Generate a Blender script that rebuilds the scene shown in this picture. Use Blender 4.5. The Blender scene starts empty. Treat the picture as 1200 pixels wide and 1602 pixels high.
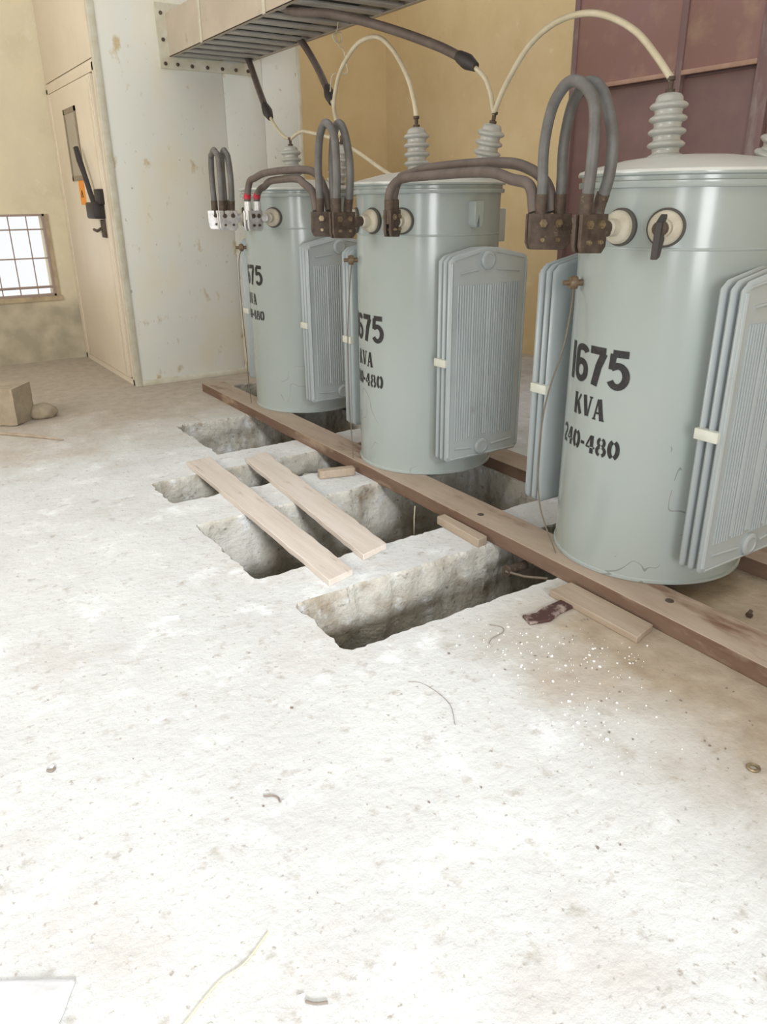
import bpy, bmesh, math, random
from math import sin, cos, pi, radians, hypot, atan2
from mathutils import Vector, Matrix, noise

random.seed(7)
S = bpy.context.scene
COL = S.collection

# ------------------------------------------------------------------ camera
cd = bpy.data.cameras.new('camera')
cam = bpy.data.objects.new('camera', cd)
COL.objects.link(cam)
cd.sensor_fit = 'HORIZONTAL'
cd.sensor_width = 36.0
cd.lens = 36.0 * 1190.0 / 1200.0
cd.clip_start = 0.02
_R = ((0.8337072, -0.2153015, 0.5085052), (-0.5521353, -0.3102025, 0.7738999), (-0.0088822, -0.9259696, -0.3774936))
cam.matrix_world = Matrix(((_R[0][0], -_R[0][1], -_R[0][2], 0), (_R[1][0], -_R[1][1], -_R[1][2], 0),
                           (_R[2][0], -_R[2][1], -_R[2][2], 1.5), (0, 0, 0, 1)))
S.camera = cam

# ------------------------------------------------------------------ light
S.view_settings.view_transform = 'Standard'
S.view_settings.look = 'None'
S.view_settings.gamma = 1.0
S.view_settings.use_curve_mapping = False
S.view_settings.exposure = 0.0
S.cycles.use_denoising = True
w = bpy.data.worlds.new('daylight')
S.world = w
w.use_nodes = True
bg = w.node_tree.nodes['Background']
bg.inputs['Color'].default_value = (0.97, 0.985, 1.0, 1)
bg.inputs['Strength'].default_value = 1.0


def area_light(name, loc, target, sx, sy, power, color=(1, 1, 1), spread=180):
    l = bpy.data.lights.new(name, 'AREA')
    l.shape = 'RECTANGLE'; l.size = sx; l.size_y = sy; l.energy = power; l.color = color
    l.spread = radians(spread)
    o = bpy.data.objects.new(name, l)
    COL.objects.link(o)
    o.location = loc
    o.rotation_euler = (Vector(target) - Vector(loc)).to_track_quat('-Z', 'Y').to_euler()
    return o


area_light('floor_fill_light', (-0.5, 0.0, 4.6), (-0.1, 0.5, 0), 2.2, 2.4, 30, (0.95, 0.98, 1.0), 90)  # added overhead lamp brightening the foreground floor; no roof opening here
area_light('doorway_daylight', (-1.5, -3.95, 1.7), (2.2, 4.0, 1.3), 1.6, 2.2, 150, (0.98, 0.99, 1.0))
area_light('side_doorway_daylight', (-3.15, -1.2, 1.6), (2.6, 3.0, 1.3), 0.9, 1.6, 30, (0.98, 0.99, 1.0))
area_light('back_wall_fill_light', (-3.1, 4.9, 2.6), (5.7, 5.6, 2.0), 3.0, 1.8, 145, (1.0, 0.985, 0.95))  # added lamp before the windowless left wall, brightens the back wall
sun = bpy.data.lights.new('sun', 'SUN'); sun.energy = 3.3; sun.angle = radians(9); sun.color = (0.97, 0.99, 1.0)
sun_o = bpy.data.objects.new('sun', sun); COL.objects.link(sun_o)
sun_o.rotation_euler = Vector((.232 * cos(radians(22)), .972 * cos(radians(22)), -sin(radians(22)))).to_track_quat('-Z', 'Y').to_euler()





# ------------------------------------------------------------------ materials
def lin(c):
    return tuple((x / 12.92 if x <= 0.04045 else ((x + 0.055) / 1.055) ** 2.4) for x in c) + (1.0,)


def mat(name, c1, c2=None, scale=4.0, rough=0.7, metal=0.0, bump=0.0, bscale=60.0, spots=None, contrast=(0.35, 0.65), detail=6.0, stretch=(1, 1, 1), spec=0.5):
    """c1/c2 display colours mixed by noise; spots = list of (colour, scale, lo, hi)"""
    m = bpy.data.materials.new(name)
    m.use_nodes = True
    nt = m.node_tree; N = nt.nodes; L = nt.links
    b = N['Principled BSDF']
    b.inputs['Roughness'].default_value = rough
    b.inputs['Metallic'].default_value = metal
    b.inputs['Specular IOR Level'].default_value = spec
    tc = N.new('ShaderNodeTexCoord')
    mp = N.new('ShaderNodeMapping'); mp.inputs['Scale'].default_value = stretch
    L.new(tc.outputs['Object'], mp.inputs['Vector'])

    def nz(sc, det=detail):
        n = N.new('ShaderNodeTexNoise'); n.inputs['Scale'].default_value = sc; n.inputs['Detail'].default_value = det
        n.inputs['Roughness'].default_value = 0.62
        L.new(mp.outputs['Vector'], n.inputs['Vector']); return n

    def ramp(src, lo, hi):
        r = N.new('ShaderNodeMapRange'); r.inputs['From Min'].default_value = lo; r.inputs['From Max'].default_value = hi
        L.new(src, r.inputs['Value']); return r.outputs['Result']

    def mix(fac, a, bb):
        x = N.new('ShaderNodeMix'); x.data_type = 'RGBA'
        L.new(fac, x.inputs['Factor'])
        if isinstance(a, tuple): x.inputs['A'].default_value = a
        else: L.new(a, x.inputs['A'])
        x.inputs['B'].default_value = bb
        return x.outputs['Result']
    cur = lin(c1)
    if c2: cur = mix(ramp(nz(scale).outputs['Fac'], *contrast), cur, lin(c2))
    for s in (spots or []):
        n = nz(s[1], s[4] if len(s) > 4 else 8.0)
        cur = mix(ramp(n.outputs['Fac'], s[2], s[3]), cur, lin(s[0]))
    if isinstance(cur, tuple): b.inputs['Base Color'].default_value = cur
    else: L.new(cur, b.inputs['Base Color'])
    if bump > 0:
        bn = N.new('ShaderNodeBump'); bn.inputs['Strength'].default_value = 1.0; bn.inputs['Distance'].default_value = bump
        L.new(nz(bscale, 10.0).outputs['Fac'], bn.inputs['Height'])
        L.new(bn.outputs['Normal'], b.inputs['Normal'])
    return m


M_floor = mat('concrete_floor', (0.81, 0.82, 0.82), (0.765, 0.77, 0.77), 2.2, 0.9, bump=0.006, bscale=22,
              spots=[((0.755, 0.72, 0.69), 1.1, 0.54, 0.78), ((0.87, 0.885, 0.89), 5.0, 0.55, 0.70), ((0.66, 0.64, 0.61), 13.0, 0.58, 0.74), ((0.60, 0.57, 0.54), 45.0, 0.60, 0.72)], spec=0.2)
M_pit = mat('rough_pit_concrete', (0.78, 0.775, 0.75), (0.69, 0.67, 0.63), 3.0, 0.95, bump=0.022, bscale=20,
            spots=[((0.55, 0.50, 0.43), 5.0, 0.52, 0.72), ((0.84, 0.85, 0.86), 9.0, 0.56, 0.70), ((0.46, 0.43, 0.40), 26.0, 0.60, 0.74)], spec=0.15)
M_pitfloor = mat('pit_bottom_shade', (0.40, 0.37, 0.34), (0.30, 0.26, 0.23), 8.0, 0.95, bump=0.02, bscale=30, spec=0.1)  # coloured dark to stand in for shade at the pit bottoms
M_wall = mat('ochre_plaster', (0.88, 0.80, 0.645), (0.85, 0.765, 0.60), 2.2, 0.85, bump=0.003, bscale=18,
             spots=[((0.82, 0.72, 0.54), 3.0, 0.6, 0.8), ((0.90, 0.84, 0.71), 9.0, 0.62, 0.75)], spec=0.2)
M_grille = mat('washed_out_iron_bars', (0.62, 0.55, 0.52), None, 5, 0.7)  # bar colour lightened to imitate glare from the bright window
M_tank = mat('grey_green_enamel', (0.615, 0.65, 0.64), (0.605, 0.645, 0.64), 3.0, 0.17, bump=0.0004, bscale=7,
             spots=[((0.60, 0.61, 0.58), 14.0, 0.70, 0.8), ((0.50, 0.49, 0.45), 60.0, 0.74, 0.80)], spec=0.5)
M_rad = mat('blue_grey_radiator_enamel', (0.665, 0.70, 0.71), (0.64, 0.675, 0.685), 4.0, 0.33, bump=0.0006, bscale=12,
            spots=[((0.52, 0.50, 0.46), 8.0, 0.68, 0.85)], spec=0.5)
M_lid = mat('pale_toplit_lid_enamel', (0.80, 0.81, 0.80), (0.77, 0.78, 0.77), 5.0, 0.35, spec=0.5)  # dome made paler than the tank to carry light from above
M_porc = mat('grey_porcelain', (0.70, 0.71, 0.70), (0.66, 0.66, 0.64), 12, 0.3, spec=0.6)
M_cream = mat('cream_insulator', (0.76, 0.74, 0.68), (0.70, 0.67, 0.60), 20, 0.45)
M_gask = mat('dark_gasket_rubber', (0.30, 0.29, 0.27), None, 5, 0.7)
M_paint = mat('black_stencil_paint', (0.13, 0.13, 0.14), (0.22, 0.22, 0.22), 60, 0.5, contrast=(0.5, 0.75))
M_brown = mat('oxidised_brown_metal', (0.36, 0.31, 0.27), (0.27, 0.22, 0.19), 25, 0.65, metal=0.2, spots=[((0.55, 0.50, 0.40), 40, 0.62, 0.75)])
M_silver = mat('bright_tinned_metal', (0.86, 0.86, 0.86), (0.72, 0.72, 0.73), 25, 0.4, metal=0.35)
M_bolt = mat('brass_bolt_metal', (0.66, 0.60, 0.48), (0.48, 0.42, 0.33), 30, 0.4, metal=0.6)
M_cable = mat('grey_black_cable_rubber', (0.42, 0.42, 0.42), (0.36, 0.35, 0.34), 14, 0.5, spec=0.45)
M_cable2 = mat('dusty_black_cable_rubber', (0.40, 0.36, 0.34), (0.34, 0.30, 0.28), 14, 0.6)
M_white_cable = mat('cream_cable_sheath', (0.80, 0.77, 0.68), (0.74, 0.70, 0.60), 12, 0.5)
M_tape = mat('red_tape', (0.72, 0.12, 0.22), None, 5, 0.5)
M_sleeve = mat('black_sleeve', (0.22, 0.20, 0.20), None, 5, 0.6)
M_clip = mat('white_clip_metal', (0.80, 0.81, 0.78), (0.76, 0.77, 0.73), 20, 0.5)
M_cab = mat('pale_cabinet_paint', (0.84, 0.86, 0.845), (0.86, 0.86, 0.83), 1.3, 0.45,
            spots=[((0.86, 0.84, 0.76), 1.2, 0.50, 0.66), ((0.74, 0.68, 0.54), 8.0, 0.60, 0.70, 12.0), ((0.58, 0.50, 0.36), 26.0, 0.645, 0.72, 12.0)], stretch=(1, 1, 0.6))
M_door = mat('beige_cabinet_door_paint', (0.86, 0.82, 0.755), (0.83, 0.785, 0.715), 1.5, 0.4, spots=[((0.70, 0.62, 0.50), 12.0, 0.68, 0.8)])
M_trim = mat('light_edge_paint', (0.80, 0.80, 0.75), (0.74, 0.72, 0.64), 9, 0.5, spots=[((0.58, 0.50, 0.38), 30, 0.66, 0.76)])
M_black = mat('black_handle_plastic', (0.17, 0.15, 0.16), None, 5, 0.5)
M_orange = mat('orange_warning_sticker', (0.93, 0.60, 0.15), (0.88, 0.52, 0.12), 30, 0.5)
M_glass = mat('dull_window_glass', (0.60, 0.57, 0.52), None, 5, 0.15)
M_duct = mat('galvanised_duct_sheet', (0.76, 0.71, 0.65), (0.70, 0.66, 0.60), 3.0, 0.5, metal=0.15, spots=[((0.48, 0.44, 0.38), 8, 0.62, 0.8)])
M_slat = mat('grey_duct_slat', (0.72, 0.71, 0.70), (0.66, 0.65, 0.64), 8, 0.5, metal=0.2)
M_duct_in = mat('dark_gap_colour', (0.26, 0.25, 0.25), None, 8, 0.7)
M_gate = mat('maroon_gate_paint', (0.60, 0.47, 0.47), (0.60, 0.46, 0.43), 1.8, 0.55,
             spots=[((0.68, 0.57, 0.50), 2.4, 0.52, 0.70), ((0.74, 0.70, 0.70), 22.0, 0.72, 0.80)])
M_gate_low = mat('dark_maroon_gate_paint', (0.51, 0.40, 0.39), (0.46, 0.36, 0.36), 2.5, 0.5,
                 spots=[((0.58, 0.52, 0.52), 14.0, 0.70, 0.82)])
M_gate_frame = mat('gate_frame_grey_paint', (0.50, 0.40, 0.40), (0.62, 0.58, 0.58), 6.0, 0.6, contrast=(0.5, 0.7), stretch=(1, 1, 0.3))
M_gate_dust = mat('dusty_gate_lip', (0.72, 0.60, 0.53), (0.66, 0.53, 0.47), 5.0, 0.7)
M_beam = mat('dusty_brown_timber', (0.68, 0.62, 0.56), (0.60, 0.535, 0.475), 5.0, 0.8, bump=0.003, bscale=30,
             spots=[((0.44, 0.33, 0.27), 7.0, 0.58, 0.72)], stretch=(1.0, 0.25, 1.0), spec=0.2)
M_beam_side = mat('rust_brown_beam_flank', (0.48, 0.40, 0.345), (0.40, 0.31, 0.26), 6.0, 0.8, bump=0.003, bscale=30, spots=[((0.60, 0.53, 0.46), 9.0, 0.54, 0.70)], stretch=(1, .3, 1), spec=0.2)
M_plank = mat('pale_grey_plank', (0.80, 0.765, 0.735), (0.75, 0.71, 0.67), 6.0, 0.85, bump=0.002, bscale=40,
              spots=[((0.60, 0.53, 0.48), 14.0, 0.62, 0.76)], stretch=(2.5, 0.25, 1.0), spec=0.2)
M_plank2 = mat('tan_plank', (0.67, 0.615, 0.55), (0.60, 0.54, 0.475), 7.0, 0.85, bump=0.002, bscale=40, stretch=(2.5, 0.25, 1.0), spec=0.2)
M_block = mat('dirty_concrete_block', (0.68, 0.63, 0.55), (0.60, 0.55, 0.48), 9.0, 0.95, bump=0.006, bscale=40)
M_rust = mat('dark_rusty_steel', (0.30, 0.20, 0.19), (0.62, 0.56, 0.53), 22.0, 0.7, metal=0.2, contrast=(0.52, 0.66))
M_whitebit = mat('white_flake', (0.95, 0.95, 0.95), None, 5, 0.8)
M_darkbit = mat('dark_scrap', (0.50, 0.46, 0.43), None, 5, 0.8)
M_straw = mat('dry_straw', (0.90, 0.85, 0.68), None, 5, 0.7)
M_wire = mat('brown_thin_wire', (0.42, 0.38, 0.33), None, 5, 0.6)
M_bag = mat('white_sacking', (0.93, 0.94, 0.96), None, 5, 0.7)


def scratches(m, zmax):
    """fine dark hairline scuffs on the lower part of the enamel"""
    nt = m.node_tree; N = nt.nodes; L = nt.links
    b = N['Principled BSDF']; old = b.inputs['Base Color'].links[0].from_socket
    tc = N.new('ShaderNodeTexCoord'); geo = N.new('ShaderNodeNewGeometry')

    def nz(sc, det, dist=0.0):
        n = N.new('ShaderNodeTexNoise'); n.inputs['Scale'].default_value = sc; n.inputs['Detail'].default_value = det; n.inputs['Distortion'].default_value = dist
        L.new(geo.outputs['Position'], n.inputs['Vector']); return n.outputs['Fac']

    def math(op, a, v):
        x = N.new('ShaderNodeMath'); x.operation = op; L.new(a, x.inputs[0])
        if isinstance(v, float): x.inputs[1].default_value = v
        else: L.new(v, x.inputs[1])
        return x.outputs[0]
    line = math('LESS_THAN', math('ABSOLUTE', math('SUBTRACT', nz(2.6, 2.0, .6), 0.5), 0.0), 0.0026)
    where = math('GREATER_THAN', nz(4.0, 2.0), 0.57)
    sp = N.new('ShaderNodeSeparateXYZ'); L.new(tc.outputs['Object'], sp.inputs[0])
    low = math('LESS_THAN', sp.outputs['Z'], zmax)
    f = math('MULTIPLY', math('MULTIPLY', math('MULTIPLY', line, where), low), 0.6)
    x = N.new('ShaderNodeMix'); x.data_type = 'RGBA'; L.new(f, x.inputs['Factor']); L.new(old, x.inputs['A']); x.inputs['B'].default_value = lin((.42, .42, .40))
    L.new(x.outputs['Result'], b.inputs['Base Color'])


scratches(M_tank, 0.65)

# ------------------------------------------------------------------ mesh helpers
mat_valve = mat('tarnished_brass', (0.50, 0.43, 0.33), (0.38, 0.31, 0.25), 40, 0.5, metal=0.3)


class MB:
    def __init__(self):
        self.b = bmesh.new(); self.mi = 0

    def face(self, pts, smooth=False):
        vs = [self.b.verts.new(p) for p in pts]
        f = self.b.faces.new(vs); f.smooth = smooth; f.material_index = self.mi
        return f

    def box(self, lo, hi, M=None, bev=0.0):
        c = [(lo[i] + hi[i]) / 2 for i in range(3)]; s = [abs(hi[i] - lo[i]) for i in range(3)]
        r = bmesh.ops.create_cube(self.b, size=1.0, matrix=Matrix.Translation(c) @ Matrix.Diagonal((s[0], s[1], s[2], 1)))
        vs = r['verts']
        fs = set(f for v in vs for f in v.link_faces)
        for f in fs: f.material_index = self.mi
        if bev > 0:
            es = list(set(e for v in vs for e in v.link_edges))
            rr = bmesh.ops.bevel(self.b, geom=es, offset=bev, segments=2, affect='EDGES', profile=0.5)
            vs = list(set(v for f in rr['faces'] for v in f.verts) | set(v for v in vs if v.is_valid))
        if M is not None: bmesh.ops.transform(self.b, matrix=M, verts=vs)
        return self

    def ring(self, c, u, v, r, n):
        return [self.b.verts.new(c + u * (r * cos(2 * pi * k / n)) + v * (r * sin(2 * pi * k / n))) for k in range(n)]

    def skin(self, a, b, smooth=True):
        n = len(a)
        for k in range(n):
            f = self.b.faces.new((a[k], a[(k + 1) % n], b[(k + 1) % n], b[k])); f.smooth = smooth; f.material_index = self.mi

    def cap(self, a, flip=False):
        f = self.b.faces.new(a[::-1] if flip else a); f.material_index = self.mi

    def tube(self, pts, r, n=12, cap=True):
        pts = [Vector(p) for p in pts]
        rs = r if isinstance(r, (list, tuple)) else [r] * len(pts)
        prev = None; u = None; rings = []
        for i, p in enumerate(pts):
            t = (pts[min(i + 1, len(pts) - 1)] - pts[max(i - 1, 0)]).normalized()
            if u is None:
                a = Vector((0, 0, 1)) if abs(t.z) < 0.9 else Vector((1, 0, 0))
                u = t.cross(a).normalized()
            else:
                u = (u - t * u.dot(t)).normalized()
            v = t.cross(u)
            rings.append(self.ring(p, u, v, rs[i], n))
        for a, b in zip(rings, rings[1:]): self.skin(a, b)
        if cap: self.cap(rings[0], True); self.cap(rings[-1])
        return self

    def cyl(self, p0, p1, r, n=20, r2=None):
        return self.tube([p0, p1], [r, r if r2 is None else r2], n)

    def lathe(self, prof, n=64, org=(0, 0, 0), axis=(0, 0, 1), smooth=True):
        """prof: list of (radius, height) along axis; radius 0 closes with a cap"""
        o = Vector(org); ax = Vector(axis).normalized()
        a = Vector((0, 0, 1)) if abs(ax.z) < 0.9 else Vector((1, 0, 0))
        u = ax.cross(a).normalized(); v = ax.cross(u)
        last = None
        for r, h in prof:
            c = o + ax * h
            if r <= 1e-6:
                p = self.b.verts.new(c)
                if isinstance(last, list):
                    for k in range(n):
                        f = self.b.faces.new((last[k], last[(k + 1) % n], p)); f.smooth = smooth; f.material_index = self.mi
                last = p
            else:
                rg = self.ring(c, u, v, r, n)
                if isinstance(last, list): self.skin(last, rg, smooth)
                elif last is not None:
                    for k in range(n):
                        f = self.b.faces.new((last, rg[(k + 1) % n], rg[k])); f.smooth = smooth; f.material_index = self.mi
                last = rg
        return self

    def prism(self, poly, z0, z1, M=None):
        """2D polygon extruded in z, optionally transformed"""
        a = [self.b.verts.new((p[0], p[1], z0)) for p in poly]; b = [self.b.verts.new((p[0], p[1], z1)) for p in poly]
        self.cap(a, True); self.cap(b); self.skin(a, b, False)
        if M is not None: bmesh.ops.transform(self.b, matrix=M, verts=a + b)
        return self

    def build(self, name, m, parent=None, bev=0.0, fix=True, auto=True):
        if fix: bmesh.ops.recalc_face_normals(self.b, faces=self.b.faces)
        me = bpy.data.meshes.new(name); self.b.to_mesh(me); self.b.free()
        for k in (m if isinstance(m, (list, tuple)) else [m]): me.materials.append(k)
        o = bpy.data.objects.new(name, me); COL.objects.link(o)
        if parent is not None: o.parent = parent
        if auto: me.set_sharp_from_angle(angle=radians(42))
        if bev > 0:
            md = o.modifiers.new('bevel', 'BEVEL'); md.width = bev; md.segments = 2; md.limit_method = 'ANGLE'; md.angle_limit = radians(40)
        return o


def tag(o, label, cat, group=None, kind=None):
    o['label'] = label; o['category'] = cat
    if group: o['group'] = group
    if kind: o['kind'] = kind
    return o


def empty(name, loc=(0, 0, 0), rz=0.0):
    o = bpy.data.objects.new(name, None); o.location = loc; o.rotation_euler = (0, 0, rz); o.empty_display_size = 0.1
    COL.objects.link(o); return o


def struct(o):
    o['kind'] = 'structure'; return o


def spline(pts, n=10):
    P = [Vector(p) for p in pts]
    P = [P[0] * 2 - P[1]] + P + [P[-1] * 2 - P[-2]]
    out = []
    for i in range(1, len(P) - 2):
        for k in range(n):
            t = k / n
            a, b, c, d = P[i - 1:i + 3]
            out.append(0.5 * ((2 * b) + (c - a) * t + (2 * a - 5 * b + 4 * c - d) * t * t + (3 * b - a - 3 * c + d) * t ** 3))
    out.append(P[-2]); return out


# ------------------------------------------------------------------ room shell
X0, X1, Y0, Y1, ZC = -3.2, 5.71, -4.2, 8.54, 4.7
PITS = [(1.69, 2.93, 4.50, 5.32, 0.50), (1.15, 2.93, 3.82, 4.21, 0.42), (1.142, 2.95, 2.74, 3.47, 0.95),
        (1.18, 2.93, 2.035, 2.46, 0.55), (2.33, 2.93, 5.66, 6.34, 0.50)]


def jit(x, y, s):
    return (noise.noise(Vector((x * 7 + s, y * 7, s))) * 0.016 + noise.noise(Vector((x * 31, y * 31, s + 5))) * 0.014)


def build_floor():
    b = bmesh.new()
    edges = []

    def loop(pts):
        vs = [b.verts.new(p) for p in pts]
        for k in range(len(vs)): edges.append(b.edges.new((vs[k], vs[(k + 1) % len(vs)])))
        return vs
    o = []
    for (a, c) in (((X0, Y0), (X1 + .3, Y0)), ((X1 + .3, Y0), (X1 + .3, Y1 + .3)), ((X1 + .3, Y1 + .3), (X0, Y1 + .3)), ((X0, Y1 + .3), (X0, Y0))):
        for k in range(12): o.append((a[0] + (c[0] - a[0]) * k / 12, a[1] + (c[1] - a[1]) * k / 12, 0))
    loop(o)
    tops = []
    for i, (x0, x1, y0, y1, d) in enumerate(PITS):
        pts = []
        cr = 0.018
        cs = [((x0 + cr, y0), (x1 - cr, y0)), ((x1, y0 + cr), (x1, y1 - cr)), ((x1 - cr, y1), (x0 + cr, y1)), ((x0, y1 - cr), (x0, y0 + cr))]
        for (a, c) in cs:
            L_ = hypot(c[0] - a[0], c[1] - a[1]); n = max(4, int(L_ / 0.022))
            for k in range(n + 1):
                x = a[0] + (c[0] - a[0]) * k / n; y = a[1] + (c[1] - a[1]) * k / n
                pts.append((x + jit(x, y, i), y + jit(x, y, i + 40), 0))
        tops.append((loop(pts), pts, (x0 + x1) / 2, (y0 + y1) / 2, d, i))
    bmesh.ops.triangle_fill(b, use_beauty=True, edges=edges, normal=(0, 0, 1))
    for f in b.faces:
        f.material_index = 0
        if f.normal.z < 0: f.normal_flip()
    for vs, pts, cx, cy, d, s in tops:
        prev = vs
        rows = [0.010, 0.03] + [0.03 + (d - 0.03) * k / 12 for k in range(1, 13)]
        for z in rows:
            cur = []
            for (x, y, _) in pts:
                dx, dy = x - cx, y - cy
                bel = 0.010 + 0.035 * min(1, z / d)
                hx = 1 if abs(dx) > 0 else 0
                nx = noise.noise(Vector((x * 5, y * 5, z * 7 + s))) * 0.034 + noise.noise(Vector((x * 17, y * 17, z * 20 + s))) * 0.020
                nx *= min(1, z / 0.05)
                # push mostly along the shorter wall normal
                ex = min(abs(x - PITS[s][0]), abs(x - PITS[s][1])); ey = min(abs(y - PITS[s][2]), abs(y - PITS[s][3]))
                if ey < ex: px, py = x, y - math.copysign(1, dy) * (nx + 0.006)
                else: px, py = x - math.copysign(1, dx) * (nx + 0.006), y
                cur.append(b.verts.new((px, py, -z)))
            n = len(cur)
            for k in range(n):
                f = b.faces.new((prev[k], prev[(k + 1) % n], cur[(k + 1) % n], cur[k])); f.smooth = z > 0.012
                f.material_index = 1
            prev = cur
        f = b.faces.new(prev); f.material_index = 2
        if f.normal.z < 0: f.normal_flip()
    me = bpy.data.meshes.new('floor'); b.to_mesh(me); b.free()
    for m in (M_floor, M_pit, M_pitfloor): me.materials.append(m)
    o = bpy.data.objects.new('floor', me); COL.objects.link(o)
    return struct(o)




def dust_shade_zones(m):
    """brown dust along the beams, darkened as painted shade, and dust in the far bay; ragged edges"""
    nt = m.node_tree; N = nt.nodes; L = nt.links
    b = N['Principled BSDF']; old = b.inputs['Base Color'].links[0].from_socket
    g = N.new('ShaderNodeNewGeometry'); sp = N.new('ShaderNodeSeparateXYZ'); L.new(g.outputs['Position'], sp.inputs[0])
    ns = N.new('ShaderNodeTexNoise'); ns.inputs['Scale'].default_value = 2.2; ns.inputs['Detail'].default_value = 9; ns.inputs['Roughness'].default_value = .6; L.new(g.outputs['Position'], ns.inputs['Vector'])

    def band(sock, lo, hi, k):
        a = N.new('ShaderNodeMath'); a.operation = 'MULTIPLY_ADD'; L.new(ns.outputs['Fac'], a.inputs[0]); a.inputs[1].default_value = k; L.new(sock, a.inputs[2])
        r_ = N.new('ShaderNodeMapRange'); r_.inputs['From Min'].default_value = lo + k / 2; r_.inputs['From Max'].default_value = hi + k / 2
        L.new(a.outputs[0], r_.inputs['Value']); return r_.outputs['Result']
    near = band(sp.outputs['X'], 1.50, 1.95, 0.7); far = band(sp.outputs['Y'], 4.6, 6.0, 1.6)  # near band: dust darkened to imitate shade; far band: plain dust
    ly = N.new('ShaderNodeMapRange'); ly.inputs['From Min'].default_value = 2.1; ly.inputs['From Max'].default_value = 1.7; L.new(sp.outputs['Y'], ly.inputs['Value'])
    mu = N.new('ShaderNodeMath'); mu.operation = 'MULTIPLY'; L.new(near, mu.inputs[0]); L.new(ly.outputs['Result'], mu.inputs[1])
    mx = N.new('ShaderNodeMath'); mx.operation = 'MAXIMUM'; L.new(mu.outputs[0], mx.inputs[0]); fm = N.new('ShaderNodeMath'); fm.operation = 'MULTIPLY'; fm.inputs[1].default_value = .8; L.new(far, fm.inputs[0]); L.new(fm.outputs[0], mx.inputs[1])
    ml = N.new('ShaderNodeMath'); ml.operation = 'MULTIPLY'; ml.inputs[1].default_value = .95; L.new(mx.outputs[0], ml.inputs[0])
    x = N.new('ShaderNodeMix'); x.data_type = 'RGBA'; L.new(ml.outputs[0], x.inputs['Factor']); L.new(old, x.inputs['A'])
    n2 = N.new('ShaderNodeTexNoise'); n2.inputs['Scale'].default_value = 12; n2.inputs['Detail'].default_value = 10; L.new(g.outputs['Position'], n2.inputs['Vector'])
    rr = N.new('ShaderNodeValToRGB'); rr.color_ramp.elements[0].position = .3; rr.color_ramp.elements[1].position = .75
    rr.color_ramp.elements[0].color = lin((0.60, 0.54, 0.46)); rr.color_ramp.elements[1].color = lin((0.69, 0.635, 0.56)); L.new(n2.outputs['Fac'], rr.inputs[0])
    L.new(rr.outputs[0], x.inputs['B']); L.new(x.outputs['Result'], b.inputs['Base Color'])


dust_shade_zones(M_floor)
build_floor()

# far wall with a window opening
WX0, WX1, WZ0, WZ1 = 0.62, 1.645, 0.645, 1.42
m = MB()
T = 0.28
m.box((X0, Y1, 0), (WX0, Y1 + T, ZC)); m.box((WX1, Y1, 0), (X1 + T, Y1 + T, ZC))
m.box((WX0, Y1, 0), (WX1, Y1 + T, WZ0)); m.box((WX0, Y1, WZ1), (WX1, Y1 + T, ZC))
m_far = mat('weathered_far_plaster', (0.88, 0.84, 0.73), (0.84, 0.81, 0.72), 1.6, 0.9, bump=0.004, bscale=16,
            spots=[((0.80, 0.75, 0.64), 2.5, 0.55, 0.8), ((0.90, 0.88, 0.82), 5.0, 0.58, 0.76), ((0.70, 0.63, 0.53), 15.0, 0.70, 0.84)], spec=0.2)


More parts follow.
